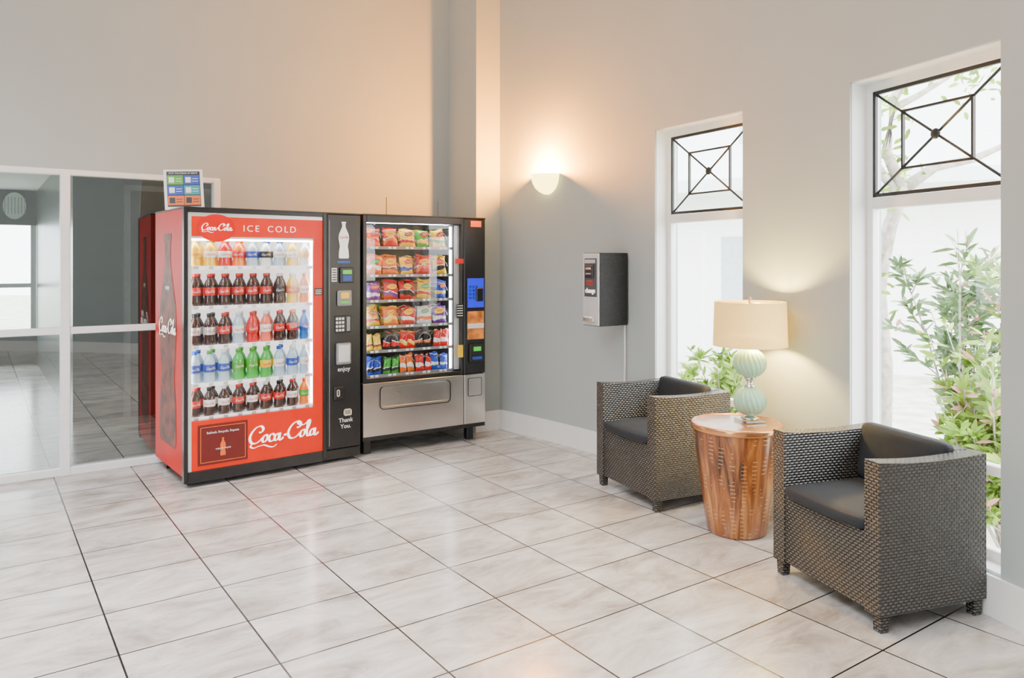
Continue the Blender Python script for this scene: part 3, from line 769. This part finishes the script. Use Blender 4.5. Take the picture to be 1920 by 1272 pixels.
Y, RD, OR, GR, BL, PU, WH, BK, BR = (.90, .56, .004), (.60, .006, .004), (.85, .15, .003), (.03, .34, .02), (.008, .05, .45), (.16, .025, .32), (.80, .80, .77), (.02, .02, .02), (.25, .06, .012)
snack = [
 [(OR, RD, 'hot fries'), (RD, OR, 'Fritos'), (Y, RD, "Lay's"), (GR, Y, "Lay's"), (Y, GR, "Lay's")],
 [(OR, WH, 'Ruffles'), (OR, BR, 'Cheetos'), (Y, BL, 'Funyuns'), (RD, OR, 'Cheetos'), (Y, BK, 'Smartfood')],
 [(PU, WH, 'Snyders'), (RD, PU, 'Chex'), (RD, BK, 'Doritos'), (Y, RD, 'Combos'), (BL, Y, 'Oreo')],
 [(Y, RD, 'Lance'), (OR, Y, 'Cheez'), (RD, WH, 'Chex'), (WH, OR, 'Ritz'), (PU, WH, 'trail')],
 [(Y, BR, 'Twix'), (BK, RD, 'Mars'), (RD, Y, 'Skittles'), (BK, OR, "Reese's"), (RD, WH, 'Kit')],
 [(BL, BK, 'Pop'), (GR, BK, 'mints'), (OR, WH, 'bars'), (RD, WH, 'cakes'), (BL, WH, 'Oreo')]]
cname = {Y: 'yellow', RD: 'red', OR: 'orange', GR: 'green', BL: 'blue', PU: 'purple', WH: 'white', BK: 'black', BR: 'brown'}
Ms = Matrix.Translation((-1.125, 5.755, 0)) @ Matrix.Rotation(SA, 4, 'Z')
matc = {}
for ri, row in enumerate(snack):
    for ci, (ca, cb, tx) in enumerate(row):
        key = (ca, cb)
        if key not in matc: matc[key] = bag_mat('bag_print', ca, cb, seed=ri*5+ci)
        sm = ri >= 4
        for dd_ in range(2):
            w_, h_ = (.070, .138) if sm else (.127, .150)
            w_ *= random.uniform(.92, 1.04); h_ *= random.uniform(.90, 1.05)
            me = bag_mesh(w_, h_, .020 if sm else .045, ri*10+ci*2+dd_); me.materials.append(matc[key])
            o = bpy.data.objects.new('candy_packet' if sm else 'snack_bag', me); COL.objects.link(o)
            xx = .12+ci*.144+((dd_-.5)*.070 if sm else random.uniform(-.004, .004)+dd_*.01)
            yy = .080+random.uniform(-.006, .006)+(0 if sm else dd_*.075)
            o.location = Ms @ Vector((xx, yy, SS[ri]-.001))
            rt = random.uniform(-9, 9) if sm else random.uniform(-6, 6)
            o.rotation_euler = (math.radians(random.uniform(-9, -3)), math.radians(rt), SA+random.uniform(-.25, .25))
            tag(o, '%s and %s foil %s standing in coil' % (cname[ca], cname[cb], 'candy packet' if sm else 'snack bag'), 'snack packet' if sm else 'snack bag',
                group='candy packets on the lower shelves' if sm else 'snack bags on the upper shelves')
            if not sm and dd_ == 0:
                lc = [M['red'], M['bluel'], M['orange'], M['greenl'], M['darkred'], M['yellow']][(ri*3+ci*2) % 6]
                if ca == RD: lc = M['yellow']
                if ca == Y: lc = M['red'] if ci % 2 == 0 else M['greenl']
                lb = disc('bag_logo', .038*random.uniform(.8, 1.15), .019*random.uniform(.8, 1.3), lc, o, (0, -.027, .100), seg=18)
                lb.rotation_euler = (0, random.uniform(-.3, .15), 0)
                text('bag_lettering', tx, .023 if len(tx) < 6 else .017, M['white'] if lc != M['yellow'] else M['redside'], lb, (0, -.0035, 0), extrude=.0003)

# ------------------------------------------------------------------ change machine
CA = math.atan2(-.827, .562)
CM = empty('change_machine', (.513, 5.568, 0), CA, 'black hammered metal coin change machine mounted on wall', 'change machine')
boxes('machine_body', [(0, .006, 1.015, .184, .275, 1.54)], M['hammer'], CM, bevel=.004)
FP = boxes('face_plate', [(.004, 0, 1.02, .180, .008, 1.535)], M['plate'], CM, bevel=.002)
boxes('face_inlay', [(.024, -.003, 1.225, .160, 0, 1.500)], M['dgrey'], CM, bevel=.002)
boxes('bill_slot_bezel', [(.04, -.014, 1.36, .13, -.003, 1.45)], M['black'], CM, bevel=.006)
boxes('bill_slot', [(.055, -.017, 1.385, .115, -.014, 1.395), (.055, -.017, 1.42, .115, -.014, 1.435)], M['chrome'], CM)
boxes('instruction_label', [(.03, -.005, 1.465, .15, -.003, 1.493)], M['grey'], CM)
boxes('instruction_lettering', [(.035, -.0065, 1.467+.009*i, .145, -.005, 1.471+.009*i) for i in range(3)], M['white'], CM)
boxes('arrow_print', [(.05, -.005, 1.335, .12, -.003, 1.34), (.05, -.005, 1.322, .12, -.003, 1.327), (.05, -.005, 1.309, .12, -.003, 1.314)], M['red'], CM)
text('face_lettering', 'change', .050, M['whitelit'], CM, (.092, -.005, 1.268), sx=.8)
boxes('coin_cup', [(.03, -.025, 1.04, .145, 0, 1.085)], M['chrome'], CM, bevel=.01, seg=2)
bm = bmesh.new(); tube(bm, [(.165, .262, 1.02), (.168, .262, .8), (.164, .262, .6), (.166, .262, .42)], .006, 6)
finish('power_cord', bm, M['white'], CM)
boxes('cord_outlet', [(.13, .258, .36, .20, .272, .46)], M['white'], CM, bevel=.003)

# ------------------------------------------------------------------ sconce
th = math.radians(40.15); sp_ = arcp(R, 40.15)
SN = empty('wall_sconce', (sp_.x, sp_.y, 2.195), th-pi/2, 'lit half-bowl uplight wall sconce with frosted glass', 'wall light')
k_ = 1.17
prof = [(.001, -.165), (.03*k_, -.16), (.06*k_, -.142), (.088*k_, -.112), (.106*k_, -.075), (.116*k_, -.03), (.12*k_, 0), (.114*k_, 0), (.11*k_, -.03), (.10*k_, -.072), (.083*k_, -.106), (.056*k_, -.135), (.02, -.15)]
bw = lathe('sconce_bowl', prof, M['sconce'], SN, seg=24, a0=pi, a1=2*pi)
boxes('sconce_bracket', [(-.06, -.012, -.12, .06, 0, -.01)], M['brass'], SN)
pl = bpy.data.lights.new('sconce_bulb', 'POINT'); pl.energy = 480; pl.color = (1, .33, .004); pl.shadow_soft_size = .035
po = bpy.data.objects.new('sconce_bulb', pl); COL.objects.link(po); po.parent = SN; po.location = (0, -.095, .02)

# ------------------------------------------------------------------ armchairs
def pillow(name, x0, y0, z0, x1, y1, z1, mat, parent, dome=.02, loc=(0, 0, 0), rot=(0, 0, 0), axis='z'):
    bm = bmesh.new()
    bmesh.ops.create_cube(bm, size=1)
    bmesh.ops.subdivide_edges(bm, edges=bm.edges[:], cuts=10, use_grid_fill=True)
    sx, sy, sz = x1-x0, y1-y0, z1-z0
    r = min(sx, sy, sz)*.42
    for v in bm.verts:
        ux, uy, uz = v.co
        p = Vector((v.co.x*sx, v.co.y*sy, v.co.z*sz))
        c = Vector((max(-sx/2+r, min(sx/2-r, p.x)), max(-sy/2+r, min(sy/2-r, p.y)), max(-sz/2+r, min(sz/2-r, p.z))))
        d = p-c
        if d.length > 0: p = c+d.normalized()*min(r, d.length)
        if axis == 'z' and uz > 0: p.z += dome*max(0, math.cos(pi*ux))*max(0, math.cos(pi*uy))
        if axis == 'z' and uy < 0: p.y -= .022*math.cos(pi*ux)*(-uy*2)
        if axis == 'y' and uy < 0: p.y -= dome*max(0, math.cos(pi*ux))*max(0, math.cos(pi*uz))
        v.co = p+Vector(((x0+x1)/2, (y0+y1)/2, (z0+z1)/2))
    for f in bm.faces: f.smooth = True
    return finish(name, bm, mat, parent, loc, rot, smooth=True)

CWX, CDY, CH = .655, .560, .677
def armchair(loc, rz, label):
    A = empty('armchair', loc, rz, label, 'armchair', group='wicker lounge armchairs')
    hx, hy = CWX/2, CDY/2
    t = .080
    def shaped_arm(x0, x1):
        bm = bmesh.new()
        n = 10
        secs = []
        for i in range(n+1):
            u = i/n; y = -hy+u*2*hy
            top = CH-.012*math.sin(pi*u)+.004*(1-u)**3
            secs.append([bm.verts.new(q) for q in ((x0, y, .07), (x1, y, .07), (x1, y, top), (x0, y, top))])
        for s, q in zip(secs[:-1], secs[1:]):
            for k in range(4): bm.faces.new((s[k], s[(k+1) % 4], q[(k+1) % 4], q[k]))
        bm.faces.new(secs[0]); bm.faces.new(secs[-1])
        sharp = [e for e in bm.edges if len(e.link_faces) == 2 and e.calc_face_angle(0) > .8]
        bmesh.ops.bevel(bm, geom=sharp, offset=.018, segments=4, affect='EDGES', profile=.5)
        return finish('arm', bm, M['wicker'], A)
    shaped_arm(-hx, -hx+t); shaped_arm(hx-t, hx)
    boxes('backrest', [(-hx+t-.004, hy-.085, .07, hx-t+.004, hy-.001, CH+.002)], M['wicker'], A, bevel=.012, seg=3)
    boxes('seat_base', [(-hx+t-.004, -hy+.006, .072, hx-t+.004, hy-.08, .385)], M['wicker'], A, bevel=.008, seg=2)
    first = None
    for x in (-hx+.030, hx-.030):
        for y in (-hy+.035, hy-.035):
            if first is None:
                bm = bmesh.new(); add_box(bm, (-.024, -.024, 0, .024, .024, .08), .003)
                for v in bm.verts:
                    if v.co.z < .02: v.co.x *= .85; v.co.y *= .85
                first = finish('leg', bm, M['wicker'], A); first.location = (x, y, 0)
            else: l = first.copy(); COL.objects.link(l); l.location = (x, y, 0)
    pillow('seat_cushion', -hx+t+.002, -hy-.012, .382, hx-t-.002, hy-.09, .442, M['cushion'], A, dome=.018)
    pillow('back_cushion', -hx+t+.006, -.040, 0, hx-t-.006, .040, .27, M['cushion'], A, dome=.012, axis='y', loc=(0, hy-.130, .440), rot=(math.radians(-8), 0, 0))
    return A
def place(Apt, ang):
    ux = Vector((math.cos(ang), math.sin(ang))); uy = Vector((-math.sin(ang), math.cos(ang)))
    c = Vector(Apt)+ux*CWX/2+uy*CDY/2
    return (c.x, c.y, 0)
a1 = math.radians(-71.6); a2 = math.radians(-65.0)
armchair(place((1.244, 3.64), a1), a1, 'dark woven wicker armchair with charcoal cushions beside drum table')
armchair(place((.562, 5.072), a2), a2, 'brown woven wicker armchair with charcoal cushions near change machine')

# ------------------------------------------------------------------ drum table + lamp
T = empty('drum_table', (1.233, 4.20, 0), 0, 'round tapered copper-toned wooden drum side table', 'side table')
lathe('table_body', [(.001, 0), (.150, 0), (.158, .01), (.175, .12), (.200, .30), (.224, .46), (.236, .565), (.236, .572)], M['drum'], T, seg=48)
lathe('table_rim', [(.232, .560), (.243, .562), (.247, .572), (.247, .590), (.243, .597), (.232, .597), (.230, .590)], M['rim'], T, seg=48)
lathe('table_top', [(.231, .586), (.231, .592), (.001, .592), ], M['drumtop'], T, seg=48, smooth=False)

LP = empty('table_lamp', (1.318, 4.235, .594), .3, 'mint ceramic two-ball table lamp with cream drum shade', 'table lamp')
boxes('lamp_base', [(-.064, -.064, 0, .064, .064, .016)], M['acryl'], LP, bevel=.003)
lathe('lamp_foot', [(.001, .016), (.050, .016), (.050, .021), (.020, .030), (.018, .035), (.001, .035)], M['chrome'], LP, seg=24)
def flute(r, a, z): return r*(1+.026*math.cos(20*(a+z*3.5)))
def ball(zc, rr): return [(max(.001, rr*math.sin(pi*i/24)), zc-rr*.93*math.cos(pi*i/24)) for i in range(25)]
for zc in (.112, .322):
    lathe('ceramic_ball', ball(zc, .088), M['ceramic'], LP, seg=160, fn=flute)
lathe('lamp_neck', [(.001, .188), (.03, .188), (.036, .195), (.022, .205), (.016, .217), (.022, .23), (.036, .24), (.03, .246), (.001, .246)], M['chrome'], LP, seg=24)
lathe('lamp_stem', [(.001, .400), (.02, .400), (.012, .41), (.007, .42), (.007, .66), (.001, .66)], M['brass'], LP, seg=12)
lathe('lamp_finial', [(.001, .66), (.012, .662), (.006, .670), (.012, .682), (.001, .69)], M['brass'], LP, seg=12)
lathe('lamp_shade', [(.200, .418), (.192, .662), (.1905, .662), (.1985, .418)], M['shade'], LP, seg=64)
bm = bmesh.new()
for k in range(3):
    a = 2*pi*k/3; tube(bm, [(0, 0, .655), (.19*math.cos(a), .19*math.sin(a), .655)], .002, 5)
finish('shade_spider', bm, M['brass'], LP)
lathe('lamp_bulb', [(.001, .50), (.015, .50), (.03, .53), (.03, .55), (.015, .575), (.001, .58)], pmat('lit_bulb', (1, .8, .5), .5, emit=14, ecol=(1, .68, .34)), LP, seg=16)
pl = bpy.data.lights.new('lamp_bulb_light', 'POINT'); pl.energy = 90; pl.color = (1, .66, .20); pl.shadow_soft_size = .04
po = bpy.data.objects.new('lamp_bulb_light', pl); COL.objects.link(po); po.parent = LP; po.location = (.045, 0, .54)

# ------------------------------------------------------------------ outdoors
bm = bmesh.new(); add_box(bm, (-30, -30, -.35, 40, 40, -.30)); tag(finish('ground', bm, M['ground']), kind='structure')
FB = empty('building', (7.0, 11.5, -.3), math.radians(-28), 'white stucco building across the garden', 'building')
boxes('building_wall', [(-12, 0, 0, 8, .3, 7.5)], M['facade'], FB)
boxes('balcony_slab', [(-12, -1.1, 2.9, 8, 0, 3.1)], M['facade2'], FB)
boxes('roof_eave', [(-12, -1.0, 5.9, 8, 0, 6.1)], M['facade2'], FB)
for x in (-7.2, -3.8, 2.2):
    boxes('building_window', [(x, -.02, .9, x+.6, 0, 2.2)], M['winglass'], FB)
    boxes('building_window', [(x+.3, -.02, 3.8, x+.9, 0, 4.7)], M['winglass'], FB)

def leaf_cluster(bm, base, direction, L, w, mi):
    d = Vector(direction).normalized()
    s = d.cross(Vector((random.uniform(-1, 1), random.uniform(-1, 1), random.uniform(.2, 1)))).normalized()
    b = Vector(base)
    droop = Vector((0, 0, -L*.15))
    v = [bm.verts.new(p) for p in (b, b+d*L*.35+s*w, b+d*L*.75+s*w*.7+droop*.5, b+d*L+droop, b+d*L*.75-s*w*.7+droop*.5, b+d*L*.35-s*w)]
    f = bm.faces.new(v); f.material_index = mi

def shrub(name, base, height, spread, stems, leafL, mats, label, seed, dens=9, flowers=0, sub=4):
    rnd = random.Random(seed); random.seed(seed)
    Sx = empty(name, base, 0, label, 'shrub')
    bs = bmesh.new(); bl = bmesh.new()
    for i in range(stems):
        a = rnd.uniform(0, 2*pi); lean = rnd.uniform(.1, 1)*spread
        h = height*rnd.uniform(.55, 1)
        pts = []
        for k in range(7):
            t = k/6; pts.append(Vector((math.cos(a)*lean*t**1.2+rnd.uniform(-.02, .02), math.sin(a)*lean*t**1.2+rnd.uniform(-.02, .02), h*t)))
        tube(bs, pts, [.012*(1-.8*k/6) for k in range(7)], 5)
        for _ in range(sub):
            k = rnd.randint(2, 5); p0 = pts[k]
            dr = Vector((rnd.uniform(-1, 1), rnd.uniform(-1, 1), rnd.uniform(.3, 1.2))).normalized()*rnd.uniform(.15, .35)*height*.6
            q = [p0+dr*t for t in (0, .33, .66, 1)]
            tube(bs, q, [.006, .005, .004, .002], 4)
            for j in range(dens*2):
                t = rnd.uniform(.2, 1.0); dd = dr.normalized()*.5+Vector((rnd.uniform(-1, 1), rnd.uniform(-1, 1), rnd.uniform(-.3, 1)))
                leaf_cluster(bl, p0+dr*t, dd, leafL*rnd.uniform(.7, 1.2), leafL*.12, 1 if rnd.random() < flowers else 0)
        for j in range(dens*3):
            t = rnd.uniform(.35, 1); k = min(5, int(t*6)); p = pts[k].lerp(pts[k+1], t*6-k)
            dd = Vector((rnd.uniform(-1, 1), rnd.uniform(-1, 1), rnd.uniform(-.1, 1)))
            leaf_cluster(bl, p, dd, leafL*rnd.uniform(.7, 1.2), leafL*.12, 1 if rnd.random() < flowers else 0)
    finish('shrub_stems', bs, M['bark'], Sx)
    finish('foliage', bl, mats, Sx)
shrub('garden_shrub', (3.35, 5.60, -.3), 2.1, .55, 13, .14, [M['leaf2'], M['flower']], 'tall leafy garden shrub outside the window', 3, dens=10, flowers=.02, sub=5)
shrub('garden_shrub', (2.75, 4.25, -.3), 1.42, .42, 26, .12, [M['leaf'], M['flower']], 'low garden shrub with pinkish blossoms outside the window', 5, dens=13, flowers=.10)
shrub('garden_shrub', (3.55, 4.85, -.3), 1.85, .50, 26, .12, [M['leaf'], M['flower']], 'dense green garden shrub outside the window', 8, dens=13, flowers=.08, sub=5)
shrub('garden_shrub', (2.15, 7.6, -.3), .95, .6, 14, .14, [M['leaf'], M['flower']], 'small green garden shrub below the window', 11, dens=9, flowers=.03)
TR = empty('garden_tree', (3.45, 7.15, -.3), 0, 'pale-barked garden tree with bare spreading branches', 'tree')
bm = bmesh.new()
tube(bm, [(0, 0, 0), (.03, 0, .8), (-.03, 0, 1.5), (.08, 0, 2.1), (.22, .0, 2.5)], [.09, .075, .07, .065, .065], 9)
tube(bm, [(.2, 0, 2.45), (.05, 0, 2.8), (.12, 0, 3.3), (.4, 0, 3.8)], [.06, .05, .045, .035], 8)
tube(bm, [(.2, 0, 2.45), (.45, -.1, 2.65), (.8, -.1, 2.72), (1.2, -.1, 2.9)], [.06, .045, .035, .02], 8)
tube(bm, [(.1, 0, 3.2), (.4, .1, 3.35), (.8, .1, 3.6)], [.04, .03, .02], 7)
tube(bm, [(.15, 0, 2.4), (-.2, 0, 2.9), (-.35, 0, 3.5)], [.045, .035, .025], 7)
finish('tree_trunk', bm, M['bark'], TR)
bl = bmesh.new(); random.seed(21)
for c in ((.0, 0, 3.2), (-.25, 0, 2.9), (.1, 0, 2.55), (-.05, .0, 1.6), (.9, 0, 3.5)):
    for j in range(60):
        p = Vector(c)+Vector((random.gauss(0, .16), random.gauss(0, .16), random.gauss(0, .14)))
        leaf_cluster(bl, p, (random.uniform(-1, 1), random.uniform(-1, 1), random.uniform(-.5, 1)), .11, .02, 0)
finish('tree_foliage', bl, M['leaf'], TR)

# ------------------------------------------------------------------ lighting
wd = bpy.data.worlds.new('sky'); sc.world = wd; wd.use_nodes = True
nt = wd.node_tree
bg = nt.nodes['Background']; bg.inputs[0].default_value = (.92, .96, 1, 1); bg.inputs[1].default_value = 15

def area(name, loc, tgt, size, energy, col=(1, 1, 1), sizey=None, spread=None):
    l = bpy.data.lights.new(name, 'AREA'); l.energy = energy; l.color = col; l.size = size
    if sizey: l.shape = 'RECTANGLE'; l.size_y = sizey
    if spread: l.spread = math.radians(spread)
    o = bpy.data.objects.new(name, l); COL.objects.link(o); o.location = loc
    o.rotation_euler = (Vector(tgt)-Vector(loc)).to_track_quat('-Z', 'Y').to_euler()
    return o
# fill lights added to brighten the open floor; machine wall left to the sconce
area('ceiling_fill', (-2.2, 2.2, 4.5), (-2.2, 2.2, 0), 2.0, 190, (.97, .98, 1), spread=110)
area('ceiling_fill', (-1.8, -.8, 4.5), (-1.8, -.8, 0), 2.6, 230, (.96, .98, 1))
area('rear_fill', (-3.2, -3.5, 1.6), (-1.8, 4.5, .6), 3.0, 220, (.92, .97, 1), 2.0)  # unseen fill added at the rear wall to brighten the floor; no window there
sl = bpy.data.lights.new('downlight', 'SPOT'); sl.energy = 330; sl.color = (1, .60, .16); sl.spot_size = math.radians(46); sl.spot_blend = .9; sl.shadow_soft_size = .12
so = bpy.data.objects.new('downlight', sl); COL.objects.link(so); so.location = (1.0, 3.35, 4.5)
so.rotation_euler = (Vector((.95, 3.4, 0))-Vector((1.0, 3.35, 4.5))).to_track_quat('-Z', 'Y').to_euler()
